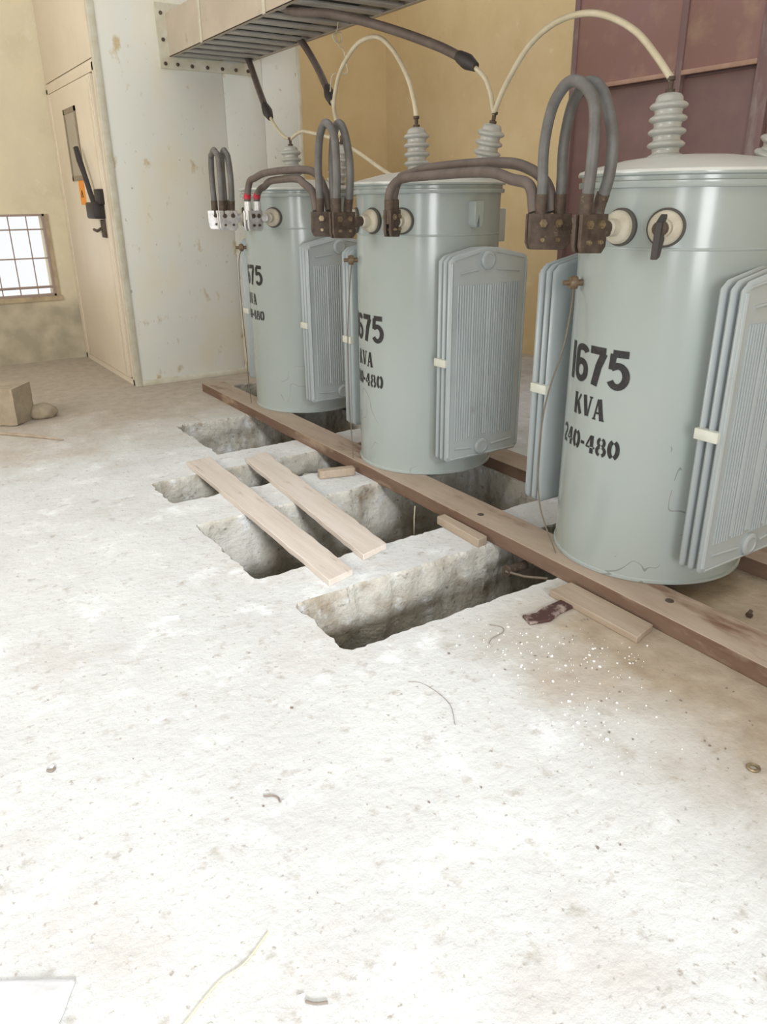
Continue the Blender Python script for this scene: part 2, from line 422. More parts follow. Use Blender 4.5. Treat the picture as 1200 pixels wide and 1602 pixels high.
def zone_wall(m, z_lim, x_lim):
    """different renders of the plaster: grey cement dado below z_lim, ochre paint beyond x_lim"""
    nt = m.node_tree; N = nt.nodes; L = nt.links
    b = N['Principled BSDF']; old = b.inputs['Base Color'].links[0].from_socket
    g = N.new('ShaderNodeNewGeometry'); sp = N.new('ShaderNodeSeparateXYZ'); L.new(g.outputs['Position'], sp.inputs[0])
    ns = N.new('ShaderNodeTexNoise'); ns.inputs['Scale'].default_value = 3.0; ns.inputs['Detail'].default_value = 6; L.new(g.outputs['Position'], ns.inputs['Vector'])
    ad = N.new('ShaderNodeMath'); ad.operation = 'MULTIPLY_ADD'; L.new(ns.outputs['Fac'], ad.inputs[0]); ad.inputs[1].default_value = 0.5; L.new(sp.outputs['Z'], ad.inputs[2])
    r = N.new('ShaderNodeMapRange'); r.inputs['From Min'].default_value = z_lim + 0.33; r.inputs['From Max'].default_value = z_lim + 0.17; L.new(ad.outputs[0], r.inputs['Value'])
    ns2 = N.new('ShaderNodeTexNoise'); ns2.inputs['Scale'].default_value = 5.0; ns2.inputs['Detail'].default_value = 8; L.new(g.outputs['Position'], ns2.inputs['Vector'])
    rr = N.new('ShaderNodeValToRGB'); rr.color_ramp.elements[0].position = 0.38; rr.color_ramp.elements[1].position = 0.62
    rr.color_ramp.elements[0].color = lin((0.66, 0.63, 0.56)); rr.color_ramp.elements[1].color = lin((0.76, 0.73, 0.65)); L.new(ns2.outputs['Fac'], rr.inputs[0])
    x = N.new('ShaderNodeMix'); x.data_type = 'RGBA'; L.new(r.outputs['Result'], x.inputs['Factor']); L.new(old, x.inputs['A']); L.new(rr.outputs[0], x.inputs['B'])
    r2 = N.new('ShaderNodeMapRange'); r2.inputs['From Min'].default_value = x_lim; r2.inputs['From Max'].default_value = x_lim + 0.1; L.new(sp.outputs['X'], r2.inputs['Value'])
    rr2 = N.new('ShaderNodeValToRGB'); rr2.color_ramp.elements[0].position = 0.35; rr2.color_ramp.elements[1].position = 0.65
    rr2.color_ramp.elements[0].color = lin((0.88, 0.80, 0.645)); rr2.color_ramp.elements[1].color = lin((0.85, 0.765, 0.60)); L.new(ns.outputs['Fac'], rr2.inputs[0])
    x2 = N.new('ShaderNodeMix'); x2.data_type = 'RGBA'; L.new(r2.outputs['Result'], x2.inputs['Factor']); L.new(x.outputs['Result'], x2.inputs['A']); L.new(rr2.outputs[0], x2.inputs['B'])
    L.new(x2.outputs['Result'], b.inputs['Base Color'])


zone_wall(m_far, 0.62, 3.3)
struct(m.build('wall_far', m_far))

m = MB()
GY0, GY1, GZ = 3.66, 5.53, 3.6
m.box((X1, Y0, 0), (X1 + T, GY0 - 1.35, ZC)); m.box((X1, GY1, 0), (X1 + T, Y1, ZC))
m.box((X1, GY0 - 1.35, GZ), (X1 + T, GY1, ZC))
struct(m.build('wall_right', M_wall))
m = MB()
m.box((X0 - T, -0.5, 0), (X0, Y1 + T, 7.5)); m.box((X0 - T, Y0, 2.9), (X0, -0.5, 7.5))  # height exaggerated out of view so no sun passes over
struct(m.build('wall_left', M_wall))
m = MB()
m.box((0.42, Y0 - T, 0), (X1 + T, Y0, 11.5)); m.box((X0, Y0 - T, 3.8), (0.42, Y0, 11.5))  # unseen wall, raised far above the room to block the sun
struct(m.build('wall_near', M_wall))
# window grille (part of the room)
m = MB()
m.box((WX0, Y1 - 0.004, WZ1 - 0.02), (WX1, Y1 + 0.05, WZ1)); m.box((WX0, Y1 - 0.004, WZ0), (WX1, Y1 + 0.05, WZ0 + 0.02))
m.box((WX0, Y1 - 0.004, WZ0), (WX0 + .02, Y1 + 0.05, WZ1)); m.box((WX1 - .02, Y1 - 0.004, WZ0), (WX1, Y1 + 0.05, WZ1))
win = struct(m.build('window_1', M_grille))
m = MB()
for k in range(1, 7):
    x = WX1 - 0.165 * k + 0.0
    m.tube([(x, Y1 + 0.02, WZ0), (x, Y1 + 0.02, WZ1)], 0.0055, 8)
for z in (0.735, 1.01, 1.28): m.tube([(WX0, Y1 + 0.01, z), (WX1, Y1 + 0.01, z)], 0.0065 if z > .8 else 0.012, 8)
g = m.build('window_bars', M_grille, win)
m = MB(); m.box((WX0 - .02, Y1 - .02, WZ0 - .045), (WX1 + .05, Y1 + .05, WZ0 - 0.0)); m.box((WX1, Y1 - .012, WZ0 - .02), (WX1 + .035, Y1 + .01, WZ1 + .0))
m.build('window_sill', mat('sill_cement', (0.74, 0.68, 0.57), (0.62, 0.56, 0.47), 7, 0.9), win)

# maroon sheet-metal gate in the right wall
gate = struct(empty('door_1', (X1, (GY0 + GY1) / 2, 0)))
gx, gy = X1, (GY0 + GY1) / 2


def gbox(lo, hi): return (lo[0] - gx, lo[1] - gy, lo[2]), (hi[0] - gx, hi[1] - gy, hi[2])


def gate_panel(name, y0, y1, z0, z1, proud, mt, lip=True):
    m = MB(); a, c = gbox((X1 + 0.03 - proud, y0, z0), (X1 + 0.06, y1, z1)); m.box(a, c, bev=0.004)
    o = m.build(name, mt, gate)
    if lip:
        m = MB(); a, c = gbox((X1 + 0.012 - proud, y0, z0 - 0.005), (X1 + 0.035 - proud, y1, z0 + 0.03)); m.box(a, c, bev=0.006)
        m.build('panel_lip', M_gate_dust, o)
    return o


gate_panel('upper_panel', 4.44, GY1 - 0.02, 2.40, GZ - .03, 0.03, M_gate)
gate_panel('upper_panel', 3.74, 4.38, 2.40, GZ - .03, 0.03, M_gate)
gate_panel('lower_panel', 4.44, GY1 - 0.02, 0.03, 2.375, 0.0, M_gate_low, False)
gate_panel('lower_panel', 3.74, 4.38, 0.03, 2.375, 0.0, M_gate_low, False)
gate_panel('lower_panel', GY0 - 1.33, 3.62, 0.03, 2.375, 0.0, M_gate_low, False)
gate_panel('upper_panel', GY0 - 1.33, 3.62, 2.40, GZ - .03, 0.03, M_gate)
m = MB()
for (y0, y1) in ((4.38, 4.44), (3.62, 3.74), (GY1 - .03, GY1 + .03), (GY0 - 1.36, GY0 - 1.32)):
    a, c = gbox((X1 - 0.012, y0, 0.0), (X1 + 0.07, y1, GZ)); m.box(a, c, bev=0.004)
a, c = gbox((X1 - 0.012, GY0 - 1.35, GZ - .04), (X1 + .07, GY1 + .03, GZ)); m.box(a, c)
m.build('gate_frame', M_gate_frame, gate)
m = MB(); a, c = gbox((X1 + 0.07, GY0 - 1.36, 0.0), (X1 + 0.10, GY1 + .05, GZ)); m.box(a, c); m.build('gate_backing', M_gate_low, gate)

# ------------------------------------------------------------------ switchgear cabinet
CX0, CX1, CY0, CY1, CZ = 1.847, 3.61, 6.765, 8.535, 3.55
cab = tag(empty('switchgear_cabinet', (CX0, CY0, 0)), 'tall pale grey metal switchgear cabinet with a beige door, standing against the far wall', 'cabinet')


def cb(m, lo, hi, bev=0.0):
    return m.box(tuple(lo[i] - (CX0, CY0, 0)[i] for i in range(3)), tuple(hi[i] - (CX0, CY0, 0)[i] for i in range(3)), bev=bev)


m = MB(); cb(m, (CX0 + .03, CY0 + .006, 0.0), (CX1, CY1, CZ)); m.build('body', M_cab, cab)
m = MB(); cb(m, (CX0 + .05, CY0, 0.05), (2.88, CY0 + .012, CZ - .02), .002)
cb(m, (2.886, CY0, 0.05), (3.24, CY0 + .012, CZ - .02), .002); cb(m, (3.246, CY0, 0.05), (CX1 - .01, CY0 + .012, CZ - .02), .002)
m.build('side_panel', M_cab, cab)
m = MB(); cb(m, (CX0 - .004, CY0 - .006, 0.0), (CX0 + .05, CY0 + .05, CZ), .004); cb(m, (CX1 - .03, CY0 - .004, 0), (CX1 + .004, CY0 + .03, CZ), .003)
cb(m, (CX0 + .05, CY0 - .006, 0), (CX1 - .03, CY0 + .01, .05), .003)
m.build('edge_frame', M_trim, cab)
m = MB(); cb(m, (CX0, CY0 + .05, 0), (CX0 + .03, CY0 + .1, 2.52)); cb(m, (CX0, CY0 + .05, 2.46), (CX0 + .03, CY1, 2.54), .003)
cb(m, (CX0, CY0 + .05, 0), (CX0 + .03, CY1, .05)); cb(m, (CX0, CY1 - .05, 0), (CX0 + .03, CY1, 2.5))
m.build('door_frame', M_door, cab)
m = MB(); cb(m, (CX0 + .004, CY0 + .05, 2.55), (CX0 + .03, CY1, CZ), .003); m.build('upper_panel', M_door, cab)
m = MB(); cb(m, (CX0 - .012, 6.905, 0.06), (CX0 + .028, 8.44, 2.45), .004); cb(m, (CX0 - .02, 6.92, 0.08), (CX0 - .010, 6.99, 2.43), .003)
cb(m, (CX0 - .018, 8.36, .06), (CX0 - .01, 8.40, 2.43), .002)
door = m.build('door', M_door, cab)
# viewing window, lever, sticker, latch
m = MB(); fx = CX0 - .02
cb(m, (fx, 7.49, 1.70), (CX0 - .010, 7.53, 2.28)); cb(m, (fx, 7.88, 1.70), (CX0 - .010, 7.92, 2.28))
cb(m, (fx, 7.49, 2.24), (CX0 - .010, 7.92, 2.28)); cb(m, (fx, 7.49, 1.70), (CX0 - .010, 7.92, 1.74))
m.build('window_frame', mat('window_frame_paint', (0.52, 0.47, 0.41), None, 5, 0.5), door)
m = MB(); cb(m, (CX0 - .016, 7.53, 1.74), (CX0 - .011, 7.88, 2.24)); m.build('window_pane', M_glass, door)
m = MB(); cb(m, (CX0 - .016, 7.56, 1.50), (CX0 - .011, 7.74, 1.70)); st = m.build('warning_sticker', M_orange, door)
m = MB()
off = Vector((CX0, CY0, 0))
tri = [(7.65, 1.62), (7.62, 1.565), (7.68, 1.565)]
for a, bq in ((0, 1), (1, 2), (2, 0)):
    m.tube([(-.018, tri[a][0] - CY0, tri[a][1]), (-.018, tri[bq][0] - CY0, tri[bq][1])], 0.003, 6)
o = m.build('sticker_mark', M_black, cab); o.name = 'sticker_mark'
m = MB()
p = [(CX0 - .05, 7.12, 1.47), (CX0 - .06, 7.20, 1.60), (CX0 - .065, 7.28, 1.74), (CX0 - .07, 7.36, 1.85), (CX0 - .07, 7.42, 1.95)]
m.tube([Vector(q) - off for q in p], [0.024, 0.022, 0.021, 0.026, 0.022], 10)
cb(m, (CX0 - .11, 6.96, 1.39), (CX0 - .012, 7.22, 1.52), .015)
cb(m, (CX0 - .07, 6.93, 1.50), (CX0 - .012, 7.05, 1.62), .01)
m.build('lever_handle', M_black, cab)['label'] = 'black lever handle'
m = MB()
m.tube([Vector(q) - off for q in [(CX0 - .012, 7.05, 1.31), (CX0 - .05, 7.06, 1.31), (CX0 - .055, 7.16, 1.29), (CX0 - .055, 7.26, 1.30)]], .012, 8)
cb(m, (CX0 - .04, 6.99, 1.24), (CX0 - .012, 7.09, 1.38), .006)
m.build('latch', M_brown, cab)

# ------------------------------------------------------------------ overhead cable duct
DX0, DX1, DZ0, DZ1, DY0 = 2.44, 3.10, 2.585, 2.875, 1.0
duct = tag(empty('cable_duct', (DX0, CY0, DZ0)), 'overhead sheet-metal cable duct with a slatted underside, bolted to the cabinet side', 'cable duct')


def db(m, lo, hi, bev=0.0):
    return m.box(tuple(lo[i] - (DX0, CY0, DZ0)[i] for i in range(3)), tuple(hi[i] - (DX0, CY0, DZ0)[i] for i in range(3)), bev=bev)


for x in (DX0, DX1 - .004):
    m = MB(); db(m, (x, DY0, DZ0), (x + .004, CY0 - .014, DZ1)); db(m, (x if x == DX0 else x - .03, DY0, DZ0), (x + .034 if x == DX0 else x + .004, CY0 - .014, DZ0 + .004))
    m.build('side_wall', M_duct, duct)
m = MB(); db(m, (DX0, DY0, DZ1), (DX1, CY0 - .014, DZ1 + .004)); m.build('cover', M_duct, duct)
m = MB(); db(m, (DX0 + .005, DY0, DZ0 + .10), (DX1 - .005, CY0 - .014, DZ0 + .104)); m.build('dark_gap_sheet', M_duct_in, duct)  # dark sheet added above the slats so the gaps read dark
m = MB(); y = CY0 - .06
while y > DY0:
    db(m, (DX0 + .004, y - .085, DZ0 + .002), (DX1 - .004, y, DZ0 + .02), .003); y -= .20
m.build('underside_slats', M_slat, duct)
for yy in (6.05, 5.0):
    m = MB(); db(m, (DX0 - .006, yy - .02, DZ0 - .004), (DX0 + .0, yy + .02, DZ1 + .004), .002); m.build('joint_strip', M_trim, duct)
m = MB()
for lo, hi in (((2.36, CY0 - .014, 2.50), (DX1 + .05, CY0 - .002, DZ0)), ((2.36, CY0 - .014, DZ0), (DX0, CY0 - .002, 2.95)), ((DX1, CY0 - .014, DZ0), (DX1 + .05, CY0 - .002, 2.95)), ((DX0, CY0 - .014, DZ1), (DX1, CY0 - .002, 2.95))):
    db(m, lo, hi)
fl = m.build('mounting_flange', M_trim, duct)
for (x, z) in [(2.40, 2.535), (2.50, 2.535), (2.62, 2.53), (2.75, 2.53), (2.88, 2.53), (3.0, 2.53), (3.11, 2.53), (2.40, 2.70), (2.40, 2.88), (3.125, 2.7)]:
    m = MB(); m.lathe([(0, 0), (.014, 0), (.014, .006), (.010, .01), (0, .011)], 12, (x - DX0, -.014, z - DZ0), (0, -1, 0)); m.build('bolt', M_brown, fl)

# ------------------------------------------------------------------ beams, planks
def beam(name, pts, z0, z1, mt, label, cat, bev=.004, wob=0.0, group=None, n=1):
    """pts: 4 plan corners (a0,a1,b1,b0) - long sides a0-a1 and b0-b1"""
    a0, a1, b1, b0 = [Vector((p[0], p[1], 0)) for p in pts]
    c = (a0 + a1 + b0 + b1) / 4
    m = MB(); rings = []
    for k in range(n + 1):
        t = k / n
        p, q = a0.lerp(a1, t) - c, b0.lerp(b1, t) - c
        if 0 < k < n:
            j = wob * noise.noise(Vector((k * 1.7, c.x * 3, c.y))); j2 = wob * noise.noise(Vector((k * 1.3, c.y * 3, 9)))
            p = p + (p - q).normalized() * j; q = q + (q - p).normalized() * j2
        rings.append([m.b.verts.new((p.x, p.y, 0)), m.b.verts.new((q.x, q.y, 0)), m.b.verts.new((q.x, q.y, z1 - z0)), m.b.verts.new((p.x, p.y, z1 - z0))])
    for a, b_ in zip(rings, rings[1:]): m.skin(a, b_, False)
    m.cap(rings[0], True); m.cap(rings[-1])
    o = m.build(name, mt, bev=bev); o.location = (c.x, c.y, z0)
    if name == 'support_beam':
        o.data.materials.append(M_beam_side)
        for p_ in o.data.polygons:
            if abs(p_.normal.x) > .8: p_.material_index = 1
    return tag(o, label, cat, group)


fb = beam('support_beam', [(2.205, 0.2), (2.262, 6.27), (2.445, 6.22), (2.415, 0.2)], 0.0, 0.07, M_beam, 'long dusty brown beam running along the floor under the front edges of all three transformers', 'beam', .004, .004, n=40)
rb = beam('support_beam', [(2.925, 0.2), (2.945, 6.4), (3.14, 6.4), (3.12, 0.2)], 0.0, 0.07, M_beam, 'rear brown beam behind the transformers, mostly hidden by them', 'beam', .004, .004, n=30)
beam('wooden_plank', [(1.372, 2.509), (1.439, 4.392), (1.594, 4.408), (1.511, 2.545)], 0.0, 0.03, M_plank, 'longer left plank of the two pale planks laid across the floor pits', 'plank', .003, .006, n=24)
beam('wooden_plank', [(1.623, 2.640), (1.761, 4.228), (1.927, 4.303), (1.779, 2.684)], 0.0, 0.03, M_plank, 'shorter right plank of the two pale planks laid across the floor pits', 'plank', .003, .01, n=24)
beam('wooden_plank', [(2.137, 2.453), (2.152, 2.789), (2.205, 2.795), (2.20, 2.462)], 0.0, 0.042, M_plank2, 'short thick wood offcut lying against the front beam between the two nearest pits', 'plank')
beam('wooden_plank', [(2.075, 1.487), (2.075, 1.93), (2.20, 1.93), (2.197, 1.514)], 0.0, 0.028, M_plank2, 'short brown board lying beside the front beam in front of the nearest transformer', 'plank')
# square timber offcut by pit
beam('timber_offcut', [(1.99, 3.70), (2.20, 3.645), (2.215, 3.70), (2.005, 3.76)], 0.0, 0.05, M_plank2, 'small square timber offcut on the ledge in front of the middle transformer', 'timber', .008, .006, n=8)
# rusty flat bar
m = MB(); poly = [(1.863, 1.862), (1.845, 1.80), (1.93, 1.775), (2.0, 1.795), (2.085, 1.80), (2.075, 1.865), (1.97, 1.86), (1.92, 1.845)]
m.prism([(p_[0] - 1.96, p_[1] - 1.82) for p_ in poly], 0, .012)
o = m.build('rusty_plate', M_rust, bev=.003); o.location = (1.96, 1.82, 0.001); tag(o, 'dark rusty metal plate scrap on the floor beside the short brown board', 'metal scrap')

# bolt holes in beam, dark discs standing in for their shaded depth
for x, y in ((2.30, 2.63), (2.33, 1.55)):
    m = MB(); m.lathe([(0, .0), (.016, 0), (.016, .003), (.010, .004), (0, .002)], 14, (0, 0, 0)); 
    o = m.build('bolt_hole_disc', M_brown, fb); o.location = (x - fb.location.x, y - fb.location.y, 0.0695)


# ------------------------------------------------------------------ stencil lettering strokes
def arc(cx, cy, rx, ry, a0, a1, n=12):
    return [(cx + rx * cos(radians(a0 + (a1 - a0) * k / n)), cy + ry * sin(radians(a0 + (a1 - a0) * k / n))) for k in range(n + 1)]


# glyph: (advance, [(polyline, width, closed)]) in units of letter height
BOLD = {
    '1': (.26, [([(.12, 0), (.12, 1)], .17)]),
    '6': (.58, [([(.47, .80)] + arc(.28, .78, .19, .13, 20, 165, 8) + [(.09, .5)] + arc(.28, .28, .19, .20, 180, 360, 12) + arc(.28, .34, .19, .20, 0, 165, 10), .16)]),
    '7': (.56, [([(.02, .91), (.48, .91)], .18), ([(.43, .86), (.30, .5), (.20, 0)], .18)]),
    '5': (.56, [([(.48, .91), (.10, .91)], .17), ([(.12, .90), (.10, .50)], .15), ([(.09, .54)] + arc(.26, .34, .20, .27, 115, -150, 16), .16)]),
}
SERIF = {
    'K': (.80, [([(.15, 0), (.15, 1)], .20), ([(.02, .97), (.30, .97)], .06), ([(.02, .03), (.30, .03)], .06), ([(.32, .52), (.60, .97)], .09), ([(.36, .55), (.62, .03)], .19)]),
    'V': (.74, [([(.12, 1), (.32, .05)], .19), ([(.60, 1), (.40, .05)], .08), ([(.02, .97), (.26, .97)], .06), ([(.48, .97), (.70, .97)], .06)]),
    'A': (.78, [([(.34, .98), (.12, .0)], .08), ([(.40, .98), (.60, 0)], .20), ([(.20, .33), (.48, .33)], .08), ([(.02, .03), (.24, .03)], .06), ([(.46, .03), (.74, .03)], .06)]),
    '2': (.62, [(arc(.27, .72, .20, .23, 170, -10, 10) + [(.40, .55), (.10, .12)], .13), ([(.08, .07), (.50, .07)], .15)]),
    '4': (.66, [([(.40, 0), (.40, .30)], .17), ([(.40, .36), (.40, .98)], .17), ([(.33, .95), (.04, .33), (.28, .33)], .08), ([(.50, .33), (.60, .33)], .08)]),
    '0': (.66, [(arc(.30, .5, .20, .44, 105, 255, 12), .17), (arc(.30, .5, .22, .44, 75, -75, 12), .17)]),
    '8': (.66, [(arc(.29, .73, .16, .21, 105, 255, 8), .13), (arc(.31, .73, .16, .21, 75, -75, 8), .13), (arc(.28, .27, .20, .23, 105, 255, 8), .14), (arc(.32, .27, .20, .23, 75, -75, 8), .14)]),
    '-': (.40, [([(.04, .45), (.30, .45)], .14)]),
}


def ribbon(m, pts, wd, f):
    P = []
    for a, b_ in zip(pts, pts[1:]):
        n = max(1, int(hypot(b_[0] - a[0], b_[1] - a[1]) / 0.12))
        for k in range(n): P.append((a[0] + (b_[0] - a[0]) * k / n, a[1] + (b_[1] - a[1]) * k / n))
    P.append(pts[-1])
    prev = None
    for i, p_ in enumerate(P):
        a = P[max(i - 1, 0)]; c = P[min(i + 1, len(P) - 1)]
        dx, dy = c[0] - a[0], c[1] - a[1]; l = hypot(dx, dy) or 1
        nx, ny = -dy / l * wd / 2, dx / l * wd / 2
        cur = [m.b.verts.new(f(p_[0] + nx * s, p_[1] + ny * s)) for s in (1, 0.33, -0.33, -1)]
        if prev:
            for k in range(3): m.b.faces.new((prev[k], prev[k + 1], cur[k + 1], cur[k]))
        prev = cur


def lettering(m, text, font, h, ang_right, zc, R, wide=1.0):
    tot = sum(font[c][0] for c in text) * h * wide
    u = -tot + 0.0
    for c in text:
        adv, strokes = font[c]
        for pts, wd in strokes:
            def f(x, y, u=u):
                a = radians(ang_right) + (u + x * h * wide) / R
                return (-R * cos(a), -R * sin(a), zc - h / 2 + y * h)
            ribbon(m, pts, wd * (1.25 if font is SERIF else 1.08), f)
        u += adv * h * wide


# ------------------------------------------------------------------ transformers
RT, ZB, ZR = 0.39, 0.071, 1.54


def pol(r, a, z):
    return Vector((-r * cos(radians(a)), -r * sin(radians(a)), z))


def radiator(parent, side, yo=.50, dx=0.0):
    """plates normal to Y, side=-1 towards the camera, +1 away"""
    xc = 0.0
    root = None
    X_0, X_1, Z0, Z1, ZP = -.255 + dx, .265 + dx, .19, 1.235, 1.285

    def outline(e=0.0):
        return [(X_0 + e, Z0 + .02 + e), (X_0 + .02 + e, Z0 + e), (X_1 - .02 - e, Z0 + e), (X_1 - e, Z0 + .02 + e), (X_1 - e, Z1 - e), (X_1 - .02 - e, Z1 + .01 - e), (.05 + dx, ZP - e), (-.05 + dx, ZP - e), (X_0 + .03 + e, Z1 + .015 - e), (X_0 + e, Z1 - .01 - e)]

    def plate(y, outer):
        m = MB()
        poly = outline(); inn = outline(.02)
        th = .011
        rings = []
        for pl, d in ((inn, -th), (outline(.006), -th * .75), (poly, 0), (outline(.006), th * .75), (inn, th)):
            rings.append([m.b.verts.new((p_[0], y + d, p_[1])) for p_ in pl])
        for a, b_ in zip(rings, rings[1:]): m.skin(a, b_, False)
        m.cap(rings[0], True); m.cap(rings[-1])
        if outer:
            fy = y + side * (th)
            # pressed vertical flutes
            n = 26
            for k in range(n):
                x = X_0 + .05 + (X_1 - X_0 - .10) * (k + .5) / n
                big = k in (6, 12, 13, 19)
                r = .0062 if not big else .010
                z0 = Z0 + .13 if big else Z0 + .115
                z1_ = Z1 - .13 if big else Z1 - .125
                m.tube([(x, fy, z0), (x, fy, z1_)], r * .9, 6)
            m.tube([(X_0 + .015, fy, Z0 + .03), (X_0 + .015, fy, Z1 - .02)], .008, 6)
            m.tube([(X_1 - .015, fy, Z0 + .03), (X_1 - .015, fy, Z1 - .02)], .008, 6)
            m.tube([(X_0 + .03, fy, Z0 + .015), (X_1 - .03, fy, Z0 + .015)], .006, 6)
            m.tube([(X_0 + .03, fy, Z1 - .005), (-.05, fy, ZP - .02)], .006, 6)
            m.tube([(.05, fy, ZP - .02), (X_1 - .03, fy, Z1 - .005)], .006, 6)
            m.tube([(X_0 + .07, fy, Z1 - .07), (-.06, fy, Z1 - .055)], .007, 6)
            m.tube([(.06, fy, Z1 - .055), (X_1 - .06, fy, Z1 - .07)], .007, 6)
            m.tube([(X_0 + .06, fy, Z0 + .07), (-.07, fy, Z0 + .06)], .007, 6)
            m.tube([(.07, fy, Z0 + .06), (X_1 - .06, fy, Z0 + .07)], .007, 6)
            for z in (Z0 + .06, Z1 - .01):
                m.lathe([(.046, 0), (.046, .010), (.040, .016), (.030, .017), (.028, .013), (0, .013)], 28, (0, fy, z), (0, side, 0))
        return m
    ys = [side * (yo - .076), side * (yo - .038), side * yo]
    m = plate(ys[2], True)
    for z in (Z0 + .06, Z1 - .01):
        m.cyl((0, side * (RT - .06), z), (0, ys[2], z), .036, 18)
    root = m.build('radiator', M_rad, parent)
    for y in ys[:2]: plate(y, False).build('cooling_plate', M_rad, root)
    m = MB(); y0, y1 = sorted((side * (yo - .09), side * (yo + .005)))
    m.box((X_0 - .012, y0, .705), (X_0 + .02, y1, .745), bev=.003)
    m.build('plate_clip', M_clip, root)['label'] = 'white metal clip'
    return root


def clamp(parent, ang, rc, mt, z=1.41, style='plate', L=.062):
    """flat terminal pad pair in the vertical radial plane, centred at radius rc"""
    rad = pol(1, ang, 0); tan = Vector((rad.y, -rad.x, 0)); tan = Vector((-rad.y, rad.x, 0))
    M = Matrix((( rad.x, tan.x, 0, 0), (rad.y, tan.y, 0, 0), (0, 0, 1, 0), (0, 0, 0, 1)))
    m = MB()
    if style == 'bar':
        poly = [(rc - .04, z + .055), (rc + .035, z + .03), (rc + .045, z - .02), (rc + .055, z - .085), (rc + .01, z - .08), (rc - .035, z - .03)]
        a = [m.b.verts.new(M @ Vector((p_[0], -.011, p_[1]))) for p_ in poly]; b_ = [m.b.verts.new(M @ Vector((p_[0], .011, p_[1]))) for p_ in poly]
        m.cap(a, True); m.cap(b_); m.skin(a, b_, False)
        return m.build('terminal_bar', mt, parent, bev=.003)
    for s in (-1, 1):
        poly = [(rc - L, z + .055), (rc + L, z + .055), (rc + L, z - .045), (rc + L * .85, z - .068), (rc - L * .7, z - .072), (rc - L, z - .05)]
        a = [m.b.verts.new(M @ Vector((p_[0], s * .014 - .007, p_[1]))) for p_ in poly]; b_ = [m.b.verts.new(M @ Vector((p_[0], s * .014 + .007, p_[1]))) for p_ in poly]
        m.cap(a, True); m.cap(b_); m.skin(a, b_, False)
    m.cyl(M @ Vector((rc - L - .05, 0, z)), M @ Vector((rc - L + .02, 0, z)), .02, 14)
    o = m.build('terminal_clamp', mt, parent, bev=.003)
    for (u, v) in ((-.03, .022), (.03, .022), (-.03, -.035), (.03, -.035)):
        mm = MB(); p_ = M @ Vector((rc + u, -.03 - .0, z + v)); q = M @ Vector((rc + u, .03, z + v))
        big = v > 0
        mm.cyl(p_, q, .015 if big else .008, 6 if big else 10); mm.cyl(M @ Vector((rc + u, -.036, z + v)), M @ Vector((rc + u, .036, z + v)), .008 if big else .005, 10)
        mm.build('bolt', M_bolt if mt is not M_silver else M_brown, o)
    return o


def hv_bushing(parent, base, top):
    base = Vector(base); top = Vector(top); ax = top - base; H_ = ax.length
    prof = [(0, -.02), (.058, -.02), (.058, .0), (.048, .012)]
    n = 5; s0 = .012; dz = (H_ - .030) / n
    for k in range(n):
        z = s0 + k * dz; R_ = .072 - .001 * k
        for q in range(9):
            a_ = pi * q / 8
            prof.append((.053 + .018 * sin(a_) ** .8, z + dz * (.08 + .62 * q / 8)))
        prof.append((.050, z + dz * .85))
    prof += [(.050, H_ - .018), (.042, H_ - .006), (.02, H_), (0, H_)]
    m = MB(); m.lathe(prof, 32, base, ax); o = m.build('high_voltage_bushing', M_porc, parent)
    m = MB(); m.lathe([(0, H_ - .004), (.018, H_ - .004), (.018, H_ + .012), (.010, H_ + .014), (.010, H_ + .04), (.016, H_ + .042), (.016, H_ + .055), (0, H_ + .056)], 14, base, ax)
    m.build('terminal_stud', M_brown, o)
    return o


TPOS = [(2.675, 1.95), (2.66, 3.58), (2.72, 5.2)]
TZ = [(.908, .745, .60), (.86, .69, .575), (1.03, .865, .755)]
LABELS = ['nearest and largest-looking grey cylindrical transformer, at the right edge of the photo',
          'middle grey cylindrical transformer between the nearest one and the farthest one',
          'farthest grey cylindrical transformer, beside the pale metal cabinet']
ANG = (-23, 3, 29)
RCL = .555


